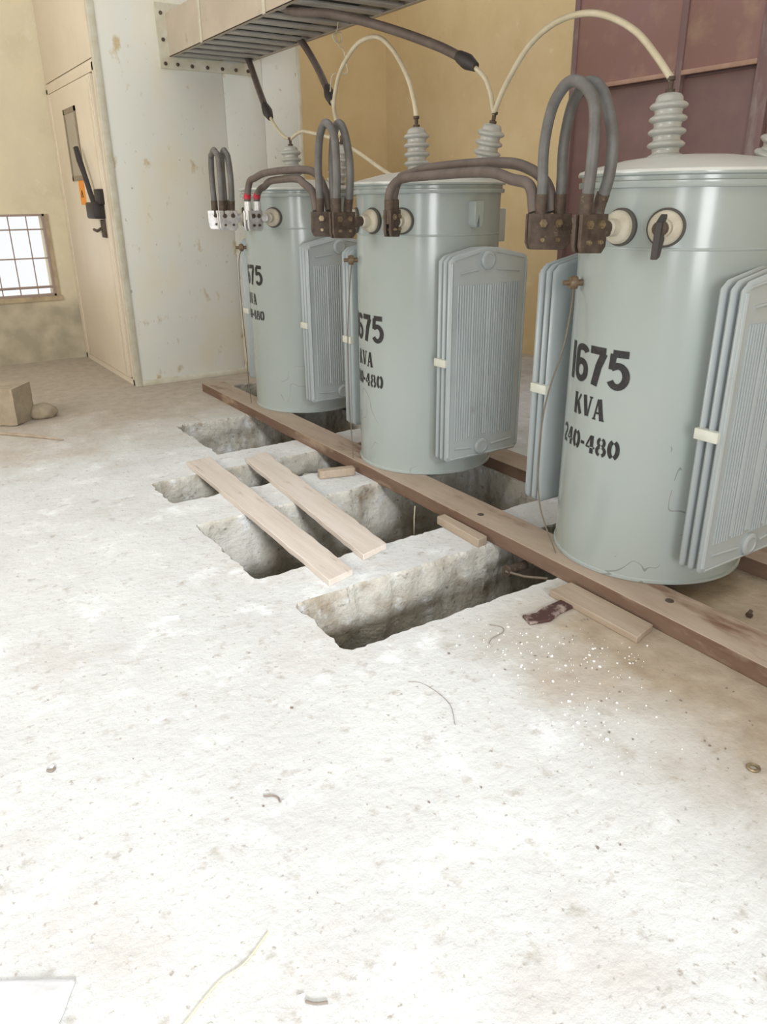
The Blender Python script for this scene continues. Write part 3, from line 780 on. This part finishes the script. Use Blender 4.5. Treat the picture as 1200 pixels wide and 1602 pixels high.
def transformer(i):
    cx, cy = TPOS[i]
    t = tag(empty('transformer', (cx, cy, ZB)), LABELS[i], 'transformer', 'row of three 1675 kVA transformers')
    piv = t

    class Sh:  # children are modelled in room heights, shift them down by ZB
        pass
    made = []
    before = set(bpy.data.objects)
    m = MB()
    m.lathe([(0, ZB + .012), (RT - .03, ZB + .012), (RT - .012, ZB), (RT, ZB), (RT, ZB + .004), (RT, 1.0), (RT, ZR - .05), (RT + .001, ZR)], 96)
    # weld seam line under the bushings
    m.lathe([(RT, 1.335), (RT + .0025, 1.338), (RT + .0025, 1.342), (RT, 1.345)], 96)
    tank = m.build('tank', M_tank, t)
    m = MB()
    m.lathe([(RT - .01, ZR - .004), (RT + .016, ZR - .002), (RT + .019, ZR + .004), (RT + .019, ZR + .018), (RT + .008, ZR + .022), (RT + .008, ZR + .034), (RT + .022, ZR + .038), (RT + .024, ZR + .046), (RT + .020, ZR + .055), (RT + .005, ZR + .060), (RT - .05, ZR + .074), (RT - .14, ZR + .094), (RT - .24, ZR + .107), (0, ZR + .115)], 96)
    lid = m.build('lid', M_lid, t); lid.data.materials.append(M_tank)
    for p_ in lid.data.polygons:
        if p_.center.z < ZR + .05: p_.material_index = 1
    radiator(t, -1, (.46, .50, .54)[i], (-.04, .012, 0)[i]); radiator(t, 1, (.50, .50, .50)[i])
    # low-voltage bushings
    mt = M_silver if i == 2 else M_brown
    for k, a in enumerate(ANG):
        if i == 0 and k == 2: a = 27
        if i == 2 and k == 2: a = 36
        if i == 1 and k == 1: a = 7
        if i == 1 and k == 2: a = 34
        d = pol(1, a, 0)
        m = MB(); m.lathe([(RT - .02 and 0, RT - .015), (.064, RT - .015), (.064, RT + .008), (.056, RT + .014), (0, RT + .014)], 32, (0, 0, 1.41), d)
        g_ = m.build('low_voltage_bushing', M_gask, t)
        m = MB(); m.lathe([(0, RT), (.056, RT), (.056, RT + .026), (.050, RT + .034), (.030, RT + .040), (.030, RT + .075), (.024, RT + .08), (0, RT + .08)], 32, (0, 0, 1.41), d)
        m.build('insulator_disc', M_cream, g_)
        m = MB(); r_end = {0: .51, 1: .51, 2: .51}[k]
        m.lathe([(0, RT + .03), (.024, RT + .03), (.024, r_end), (0, r_end)], 14, (0, 0, 1.41), d); m.build('terminal_stud', mt, g_)
        # the clamp belongs to the bushing it is bolted to
        if k == 2 and i == 0: clamp(t, a, .49, M_sleeve, 1.40, 'bar')
        elif k == 2 and i == 1: clamp(t, 33, .50, M_brown, 1.41)
        elif k == 2: clamp(t, 30, .56, mt, 1.40, 'plate', .08)
        else: clamp(t, (-23, 3)[k], (RCL, RCL + .005)[k], mt, 1.40, 'plate', (.082, .068)[k])
    # high-voltage bushings
    hv_bushing(t, (.05, .17, 1.62), (.053, .185, 1.875))
    if i == 0: hv_bushing(t, (.14, -.215, 1.61), (.15, -.30, 1.86))
    else: hv_bushing(t, (.185, -.225, 1.61), (.20, -.275, 1.865))
    # lettering
    m = MB()
    z1, z2, z3 = TZ[i]
    hz = (.148, .085, .075)
    s = (1.0, .97, .90)[i]
    lettering(m, '1675', BOLD, hz[0] * s, 18, z1, RT + .0015, 1.18)
    m.build('stencilled_rating', M_paint, t, auto=False)['label'] = 'black stencilled number 1675'
    m = MB(); lettering(m, 'KVA', SERIF, hz[1] * s, 5, z2, RT + .0015, .95)
    m.build('stencilled_unit', M_paint, t, auto=False)['label'] = 'black stencilled letters KVA'
    m = MB(); lettering(m, '240-480', SERIF, hz[2] * s, 17, z3, RT + .0015, 1.12)
    m.build('stencilled_voltage', M_paint, t, auto=False)['label'] = 'black stencilled voltage 240-480'
    # drain knob
    d = pol(1, -27, 0)
    m = MB(); m.lathe([(0, RT - .01), (.012, RT - .01), (.012, RT + .02), (.024, RT + .022), (.027, RT + .035), (.022, RT + .05), (.010, RT + .053), (.010, RT + .075), (0, RT + .076)], 16, (0, 0, 1.205), d)
    m.build('sampling_valve', mat_valve, t)['label'] = 'small brown valve knob'
    # lifting lugs (towards the near and far side)
    for sgn in (-1, 1):
        m = MB()
        a = [(-.035, 1.50), (.035, 1.50), (.035, 1.39), (.012, 1.375), (-.002, 1.43), (-.018, 1.375), (-.035, 1.395)]
        yy = sgn * (RT - .01)
        va = [m.b.verts.new((p_[0], yy, p_[1])) for p_ in a]; vb = [m.b.verts.new((p_[0] * .8, yy + sgn * .055, p_[1])) for p_ in a]
        m.cap(va, True); m.cap(vb); m.skin(va, vb, False)
        m.build('lifting_lug', M_tank, t, bev=.003)
    # small box on the rear-right flank
    if i == 1:
        m = MB(); m.box((.375, -.11, 1.285), (.47, .10, 1.46), bev=.006); m.build('rear_terminal_box', M_rad, t)
    # base ring
    m = MB(); m.lathe([(RT - .004, ZB + .0), (RT + .006, ZB + .001), (RT + .006, ZB + .012), (RT, ZB + .016)], 96); m.build('base_ring', M_tank, t)
    for o in set(bpy.data.objects) - before:
        if o.parent is t: o.location.z -= ZB
    return t


for i in range(3): transformer(i)


# ------------------------------------------------------------------ cables
def cable(name, segs, label, cat='cable', group=None, n=14):
    """segs: list of (part name or None, pts, radius, material). The first is the thing itself."""
    root = None
    for nm, pts, r, mt in segs:
        if root is None:
            o0 = Vector(pts[0])
        m = MB(); m.tube([p_ - o0 for p_ in spline(pts, n)], r, 12)
        o = m.build(nm or name, mt, root)
        if root is None:
            root = o; root.location = o0; tag(root, label, cat, group)
    return root


def W(i, r, a, z, dx=0, dy=0):
    p_ = pol(r, a, z); return Vector((TPOS[i][0] + p_.x + dx, TPOS[i][1] + p_.y + dy, z))


WH = [('nearest', .60, .522), ('middle', .60, .522), ('farthest', .60, .54)]
for i in range(3):
    zt = (1.865, 1.865, 1.83)[i]
    for j, (ra, rb_, lb) in enumerate(((.588, .592, 'outer'), (.515, .525, 'inner'))):
        rr = .0195
        A = W(i, ra, -23, 1.47); B = W(i, rb_, 3, 1.47)
        side = Vector((0, -.05 - .02 * (j), 0)) * (1.0 if i == 0 else .5)
        mid = (A + B) / 2
        up = lambda v, z: Vector((v.x, v.y, z))
        top = up(mid, zt)
        out = (B - A).normalized()
        pts = [A, up(A, 1.56), up(A - out * .004, 1.68), up(A.lerp(B, .10), 1.79), up(A.lerp(B, .30), zt - .018), up(A.lerp(B, .52), zt), up(A.lerp(B, .78), zt - .022), up(A.lerp(B, 1.0), 1.785), up(B + out * (.015 + .03 * j), 1.68), up(B + out * (.012 + .03 * j), 1.57), B]
        dust = M_cable
        lugm = M_brown
        cable('jumper_cable', [(None, pts, rr, dust),
                               ('cable_lug', [A + Vector((0, 0, -.045)), A, up(A, 1.52)], .0225, lugm),
                               ('cable_lug', [B + Vector((0, 0, -.045)), B, up(B.lerp(up(B, 1.57) + out * (.012 + .03 * j), .5), 1.52)], .0225, lugm)],
              '%s thick grey-black jumper cable arching between the two left clamps of the %s transformer' % (lb, WH[i][0]), 'cable', 'arched jumper cables')

# cables between neighbouring transformers
def tie(i, aB, j, lbl, z0, z1, dr, tape, start_r, n_):
    A = W(i, start_r, aB, 1.45); E_ = W(j, .60 - dr, -23, 1.46)
    pts = [A, Vector((A.x, A.y, 1.53)), Vector((A.x + .01, A.y - .03, z0 - .02)), Vector((A.x + .01, A.y - .11, z0)),
           Vector(((A.x * .7 + E_.x * .3), (A.y * .7 + E_.y * .3), z1)), Vector(((A.x * .3 + E_.x * .7), (A.y * .3 + E_.y * .7), z1)),
           Vector((E_.x + .01, E_.y + .16, z1 - .03)), Vector((E_.x, E_.y + .05, 1.55)), Vector((E_.x, E_.y + .02, 1.46))]
    segs = [(None, pts, .0205, M_cable2), ('cable_lug', [A + Vector((0, 0, -.05)), A, Vector((A.x, A.y, 1.51))], .024, M_brown if not tape else M_silver)]
    if tape: segs.append(('red_tape_band', [Vector((A.x, A.y, 1.525)), Vector((A.x, A.y, 1.54)), Vector((A.x + .003, A.y - .008, 1.555))], .0225, M_tape))
    cable('connecting_cable', segs, lbl, 'cable', 'black cables linking neighbouring transformers')


tie(1, 33, 0, 'near black cable running across the front of the middle transformer lid to the nearest transformer', 1.60, 1.605, .0, False, .535, 0)
tie(1, 33, 0, 'far black cable running just behind the other one above the middle transformer lid', 1.62, 1.64, .07, False, .475, 1)
tie(2, 30, 1, 'lower black cable with red tape leaving the farthest transformer towards the middle one', 1.60, 1.625, .0, True, .505, 0)
tie(2, 30, 1, 'upper black cable with red tape leaving the farthest transformer towards the middle one', 1.645, 1.67, .07, True, .61, 1)

HVT = [[Vector((c[0] + .053, c[1] + .185, 1.92)), Vector((c[0] + .20, c[1] - .28, 1.91))] for c in TPOS]
HVT[0][1] = Vector((TPOS[0][0] + .15, TPOS[0][1] - .305, 1.90))
cable('high_voltage_lead', [(None, [HVT[1][1], (2.838, 3.2, 2.019), (2.786, 3.0, 2.149), (2.742, 2.8, 2.206), (2.70, 2.6, 2.207), (2.692, 2.45, 2.174), (2.69, 2.3, 2.099), (2.70, 2.2, 2.007), HVT[0][0]], .013, M_white_cable)],
      'cream cable arching from the middle transformer to the left bushing of the nearest one', 'cable', 'cream arched high-voltage leads')
cable('high_voltage_lead', [(None, [HVT[2][1], (2.86, 4.90, 2.06), (2.83, 4.82, 2.18), (2.809, 4.7, 2.285), (2.805, 4.5, 2.384), (2.813, 4.3, 2.388), (2.79, 4.1, 2.289), (2.745, 3.9, 2.136), (2.715, 3.79, 2.0), HVT[1][0]], .013, M_white_cable)],
      'smaller cream cable arching from the farthest transformer to the left bushing of the middle one', 'cable', 'cream arched high-voltage leads')
cable('high_voltage_lead', [(None, [HVT[2][0], (2.83, 5.33, 1.965), (2.87, 5.25, 1.955), (2.955, 5.05, 1.90), (2.99, 4.8, 1.803), (3.01, 4.45, 1.66), (3.07, 4.1, 1.57), (3.10, 3.8, 1.53), (3.09, 3.60, 1.50), (3.085, 3.58, 1.455)], .012, M_white_cable)],
      'thin cream cable from the farthest transformer sloping down behind the middle one', 'cable', 'cream arched high-voltage leads')


def feeder(dark, thin, conn, lbl):
    cdir = (Vector(conn[1]) - Vector(conn[0])).normalized()
    a, b_ = Vector(conn[0]), Vector(conn[1])
    root = cable('feeder_cable', [(None, dark, .0245, M_cable2), ('cream_core', thin, .012, M_white_cable)], lbl, 'cable', 'feeder cables dropping from the duct')
    m = MB(); L_ = (b_ - a).length
    m.lathe([(0, 0), (.026, 0), (.03, L_ * .1), (.036, L_ * .4), (.038, L_ * .55), (.022, L_), (0, L_)], 16, a - root.location, b_ - a)
    m.build('stress_cone', M_sleeve, root)['label'] = 'black tapered cable end sleeve'
    return root


feeder([(2.40 + .12, 5.0, 2.64), (2.52, 4.85, 2.59), (2.54, 4.70, 2.55), (2.604, 4.45, 2.506), (2.725, 4.1, 2.399), (2.818, 3.75, 2.271), (2.85, 3.55, 2.185)],
       [(2.85, 3.55, 2.185), (2.872, 3.42, 2.10), (2.878, 3.36, 2.02), HVT[1][1]], [(2.843, 3.58, 2.20), (2.866, 3.46, 2.135)],
       'long dark feeder cable curving from the duct to the right bushing of the middle transformer')
feeder([(3.032, 5.72, 2.63), (3.035, 5.6, 2.55), (3.02, 5.4, 2.39), (2.975, 5.17, 2.21)],
       [(2.975, 5.17, 2.21), (2.93, 5.0, 2.06), HVT[2][1]], [(2.985, 5.20, 2.24), (2.955, 5.09, 2.13)],
       'dark feeder cable dropping from the middle of the duct to the farthest transformer')
feeder([(3.045, 6.62, 2.63), (3.03, 6.52, 2.54), (2.939, 6.2, 2.327), (2.846, 5.9, 2.162)],
       [(2.846, 5.9, 2.162), (2.815, 5.7, 2.03), (2.79, 5.52, 1.95), HVT[2][0]], [(2.86, 5.95, 2.19), (2.825, 5.79, 2.09)],
       'dark feeder cable dropping from the duct closest to the cabinet side')

# knotted wire hanging from the duct, thin cord near the back wall
m = MB(); o0 = Vector((2.968, 5.0, 2.585))
K = [(2.968, 5.0, 2.59), (2.956, 5.0, 2.54), (2.925, 5.0, 2.51), (2.95, 5.0, 2.475), (2.99, 5.0, 2.485), (2.985, 5.0, 2.53), (2.95, 5.0, 2.52), (2.965, 5.0, 2.46), (3.005, 5.0, 2.43), (3.025, 5.0, 2.35), (3.02, 5.0, 2.30), (2.93, 5.02, 2.29), (2.95, 5.1, 2.2)]
m.tube([p_ - o0 for p_ in spline(K, 8)], .005, 6)
o = m.build('tie_wire', M_white_cable); o.location = o0; tag(o, 'knotted pale tie wire hanging under the duct beside the feeder cables', 'wire')

for i, (pts, lb) in enumerate([
    ([(2.30, 2.145, 1.205), (2.25, 2.10, 1.13), (2.215, 2.09, 0.982), (2.2, 2.128, 0.826), (2.2, 2.158, 0.69), (2.21, 2.177, 0.489), (2.23, 2.176, 0.312), (2.25, 2.15, 0.20), (2.278, 2.10, 0.075)], 'thin brown wire hanging from the valve of the nearest transformer'),
    ([(2.285, 3.77, 1.205), (2.24, 3.72, 1.10), (2.205, 3.70, 0.832), (2.215, 3.72, 0.461), (2.235, 3.74, 0.25), (2.25, 3.75, 0.075)], 'thin brown wire hanging from the valve of the middle transformer'),
    ([(2.345, 5.39, 1.205), (2.29, 5.34, 1.10), (2.27, 5.30, 0.80), (2.28, 5.30, 0.45), (2.29, 5.33, 0.25), (2.31, 5.35, 0.075)], 'thin brown wire hanging from the valve of the farthest transformer')]):
    cable('hanging_wire', [(None, pts, .0032, M_wire)], lb, 'wire', 'thin wires hanging from the tank valves', 10)
cable('hanging_wire', [(None, [(2.205, 3.05, .0), (2.20, 3.05, -.08), (2.205, 3.055, -.2)], .003, M_white_cable)], 'short pale wire hanging into the largest pit under the front beam', 'wire', None, 8)

# pipe end under the beam at the nearest pit
m = MB(); m.cyl((0, 0, 0), (.12, .0, 0), .022, 16); m.lathe([(.012, -.002), (.026, -.002), (.028, .012), (.022, .02)], 16, (0, 0, 0), (1, 0, 0))
o = m.build('pipe_end', M_brown); o.location = (2.15, 2.27, -.05)
tag(o, 'small rusty pipe end poking out under the front beam at the nearest pit', 'pipe')
m = MB(); m.tube([(0, 0, 0), (.02, -.10, .01), (.06, -.20, .03)], .006, 8); r_ = m.build('rod', M_wire, o)

# ------------------------------------------------------------------ rubble and litter
def rock(name, loc, size, mt, label, cat, seed, box=False, rz=0):
    b = bmesh.new()
    if box:
        bmesh.ops.create_cube(b, size=1.0); bmesh.ops.subdivide_edges(b, edges=b.edges[:], cuts=7, use_grid_fill=True)
    else: bmesh.ops.create_icosphere(b, subdivisions=4, radius=.5)
    for v in b.verts:
        p_ = v.co.copy()
        k = noise.noise(p_ * 3 + Vector((seed, 0, 0))) * (.05 if box else .16) + noise.noise(p_ * 9 + Vector((seed, 3, 0))) * (.02 if box else .04)
        v.co = p_ * (1 + k)
        if not box and v.co.z < -.3: v.co.z = -.3
    zmin = min(v.co.z for v in b.verts)
    for v in b.verts: v.co = Vector((v.co.x * size[0], v.co.y * size[1], (v.co.z - zmin) * size[2]))
    me = bpy.data.meshes.new(name); b.to_mesh(me); b.free(); me.materials.append(mt)
    for f in me.polygons: f.use_smooth = True
    me.set_sharp_from_angle(angle=radians(35))
    o = bpy.data.objects.new(name, me); COL.objects.link(o); o.location = loc; o.rotation_euler = (0, 0, rz)
    return tag(o, label, cat)


rock('concrete_block', (0.70, 6.18, 0), (.30, .26, .27), M_block, 'rough concrete block at the left edge of the floor below the barred window', 'block', 3, True, radians(-38))
rock('stone', (0.95, 6.17, 0), (.20, .18, .13), M_block, 'rounded stone chunk lying against the concrete block', 'stone', 8)
rock('rubble_lump', (2.08, 4.02, -.42), (.30, .24, .42), M_pit, 'pale lump of rubble inside the narrow pit in front of the middle transformer', 'rubble', 15)
# pointed stick
m = MB(); m.tube([(0, 0, .009), (.17, -.20, .010), (.345, -.43, .008)], [.012, .013, .004], 8)
o = m.build('wooden_stick', M_plank2); o.location = (.585, 5.84, 0); tag(o, 'thin pointed wooden stick lying in front of the concrete block', 'stick')

# sacking at the corner
b = bmesh.new(); N_ = 26
g_ = [[None] * N_ for _ in range(N_)]
for i in range(N_):
    for j in range(N_):
        u, v = i / (N_ - 1) * 2 - 1, j / (N_ - 1) * 2 - 1
        e = max(0, 1 - max(abs(u), abs(v)) ** 3)
        h = e * (.022 + .022 * noise.noise(Vector((u * 2.5, v * 2.5, 1))) + .010 * noise.noise(Vector((u * 7, v * 7, 2))))
        g_[i][j] = b.verts.new((u * .115 + .008 * noise.noise(Vector((v * 3, u, 5))), v * .13, max(.001, h)))
for i in range(N_ - 1):
    for j in range(N_ - 1): f = b.faces.new((g_[i][j], g_[i + 1][j], g_[i + 1][j + 1], g_[i][j + 1])); f.smooth = True
me = bpy.data.meshes.new('crumpled_sheet'); b.to_mesh(me); b.free(); me.materials.append(M_bag)
o = bpy.data.objects.new('crumpled_sheet', me); COL.objects.link(o); o.location = (-.105, 1.235, 0.001); o.rotation_euler = (0, 0, radians(-33))
md = o.modifiers.new('thickness', 'SOLIDIFY'); md.thickness = .002; md.offset = 1
tag(o, 'corner of a white crumpled sheet on the floor at the bottom left of the photo', 'sheet')


def litter(name, pts, r, mt, label, cat, z=.003):
    o0 = Vector((pts[0][0], pts[0][1], 0)); m = MB()
    P_ = spline([(p_[0], p_[1], z + (p_[2] if len(p_) > 2 else 0)) for p_ in pts], 8)
    m.tube([p_ - o0 for p_ in P_], r, 7); o = m.build(name, mt); o.location = o0
    return tag(o, label, cat)


litter('white_splinter', [(.703, 2.646), (.73, 2.634), (.758, 2.62)], .005, M_whitebit, 'small white splinter alone on the floor left of the pits', 'splinter', .005)
litter('straw', [(.19, 1.045), (.22, 1.065), (.307, 1.108), (.37, 1.118), (.444, 1.157)], .0016, M_straw, 'long thin dry straw on the bright floor at the bottom of the photo', 'straw')
litter('curled_wire', [(1.72, 1.891), (1.747, 1.85), (1.726, 1.819), (1.663, 1.808), (1.63, 1.788)], .0012, M_darkbit, 'small curled wire on the floor left of the rusty plate', 'wire')
litter('long_fibre', [(1.25, 1.76), (1.282, 1.727), (1.294, 1.654), (1.286, 1.576), (1.238, 1.492)], .0008, M_darkbit, 'long curved hair-thin fibre on the open floor below the nearest pit', 'fibre')
litter('twig', [(.615, 1.545), (.637, 1.532), (.645, 1.515), (.642, 1.50)], .0025, M_darkbit, 'dark twig scrap beside a white flake in the middle of the bright floor', 'twig', .0035)
litter('twig', [(.438, .972), (.452, .957), (.475, .945)], .0028, M_darkbit, 'small dark twig scrap near the bottom edge, right of the straw', 'twig', .003)
litter('twig', [(.145, 1.985), (.155, 1.975), (.166, 1.982)], .0045, M_darkbit, 'dark scrap near the left edge of the bright floor', 'twig', .0045)
for x, y, lb in ((.650, 1.492, 'white plaster chip beside the dark twig in the middle of the bright floor'), (.436, .985, 'white plaster chip beside the dark twig near the bottom edge'), (.160, 1.992, 'white plaster chip beside the dark scrap near the left edge of the floor')):
    m = MB(); m.prism([(-.008, -.003), (.007, -.005), (.009, .002), (0, .005), (-.007, .004)], 0, .004)
    o = m.build('plaster_chip', M_whitebit); o.location = (x, y, .001); o.rotation_euler = (0, 0, x * 7); tag(o, lb, 'plaster chip')
# washer, bolt
m = MB(); m.lathe([(.010, 0), (.019, 0), (.020, .003), (.017, .006), (.010, .005), (.010, 0)], 24); o = m.build('washer', M_bolt); o.location = (1.818, .867, .001)
tag(o, 'round metal washer lying on the brownish floor at the right edge', 'washer')
m = MB(); m.lathe([(0, 0), (.014, 0), (.014, .008), (.008, .009), (.008, .028), (0, .029)], 6, (0, 0, .012), (.8, .3, .25)); o = m.build('hex_bolt', M_brown); o.location = (2.575, 1.365, .002)
tag(o, 'small brown bolt on the floor under the right edge of the nearest transformer', 'bolt')

# white flakes: a scatter nobody would count
m = MB(); rnd = random.Random(5)
for k in range(260):
    if k < 200: x, y = rnd.gauss((1.70, 1.86, 1.60)[k % 3], .10), rnd.gauss((1.72, 1.50, 1.30)[k % 3], .12)
    else: x, y = rnd.uniform(-.1, 2.15), rnd.uniform(1.0, 1.9)
    if x > 2.15 or y > 2.0 or (x > 1.8 and y > 1.74): continue
    s = .001 + .0045 * rnd.random() ** 3; a0 = rnd.uniform(0, 6.3)
    poly = [(x + s * rnd.uniform(.6, 1.4) * cos(a0 + q * pi / 2.5), y + s * rnd.uniform(.6, 1.4) * sin(a0 + q * pi / 2.5)) for q in range(5)]
    m.prism(poly, .0, .0025)
tag(m.build('paint_flakes', M_whitebit), 'scatter of tiny white plaster flakes on the floor in front of the nearest transformer', 'flakes', kind='stuff')
m = MB()
for k in range(70):
    x, y = rnd.uniform(-.2, 2.15), rnd.uniform(.8, 2.0)
    if k > 22: x, y = rnd.uniform(1.6, 2.16), rnd.uniform(.7, 1.75)
    if x > 1.8 and y > 1.74: continue
    s = rnd.uniform(.001, .0045)
    a0 = rnd.uniform(0, 6.3)
    poly = [(x + s * rnd.uniform(.4, 1.6) * cos(a0 + q * pi / 2.5), y + s * rnd.uniform(.4, 1.6) * sin(a0 + q * pi / 2.5)) for q in range(5)]
    m.prism(poly, .0, .003)
tag(m.build('grit', M_darkbit), 'sparse dark grit scattered over the foreground floor', 'grit', kind='stuff')
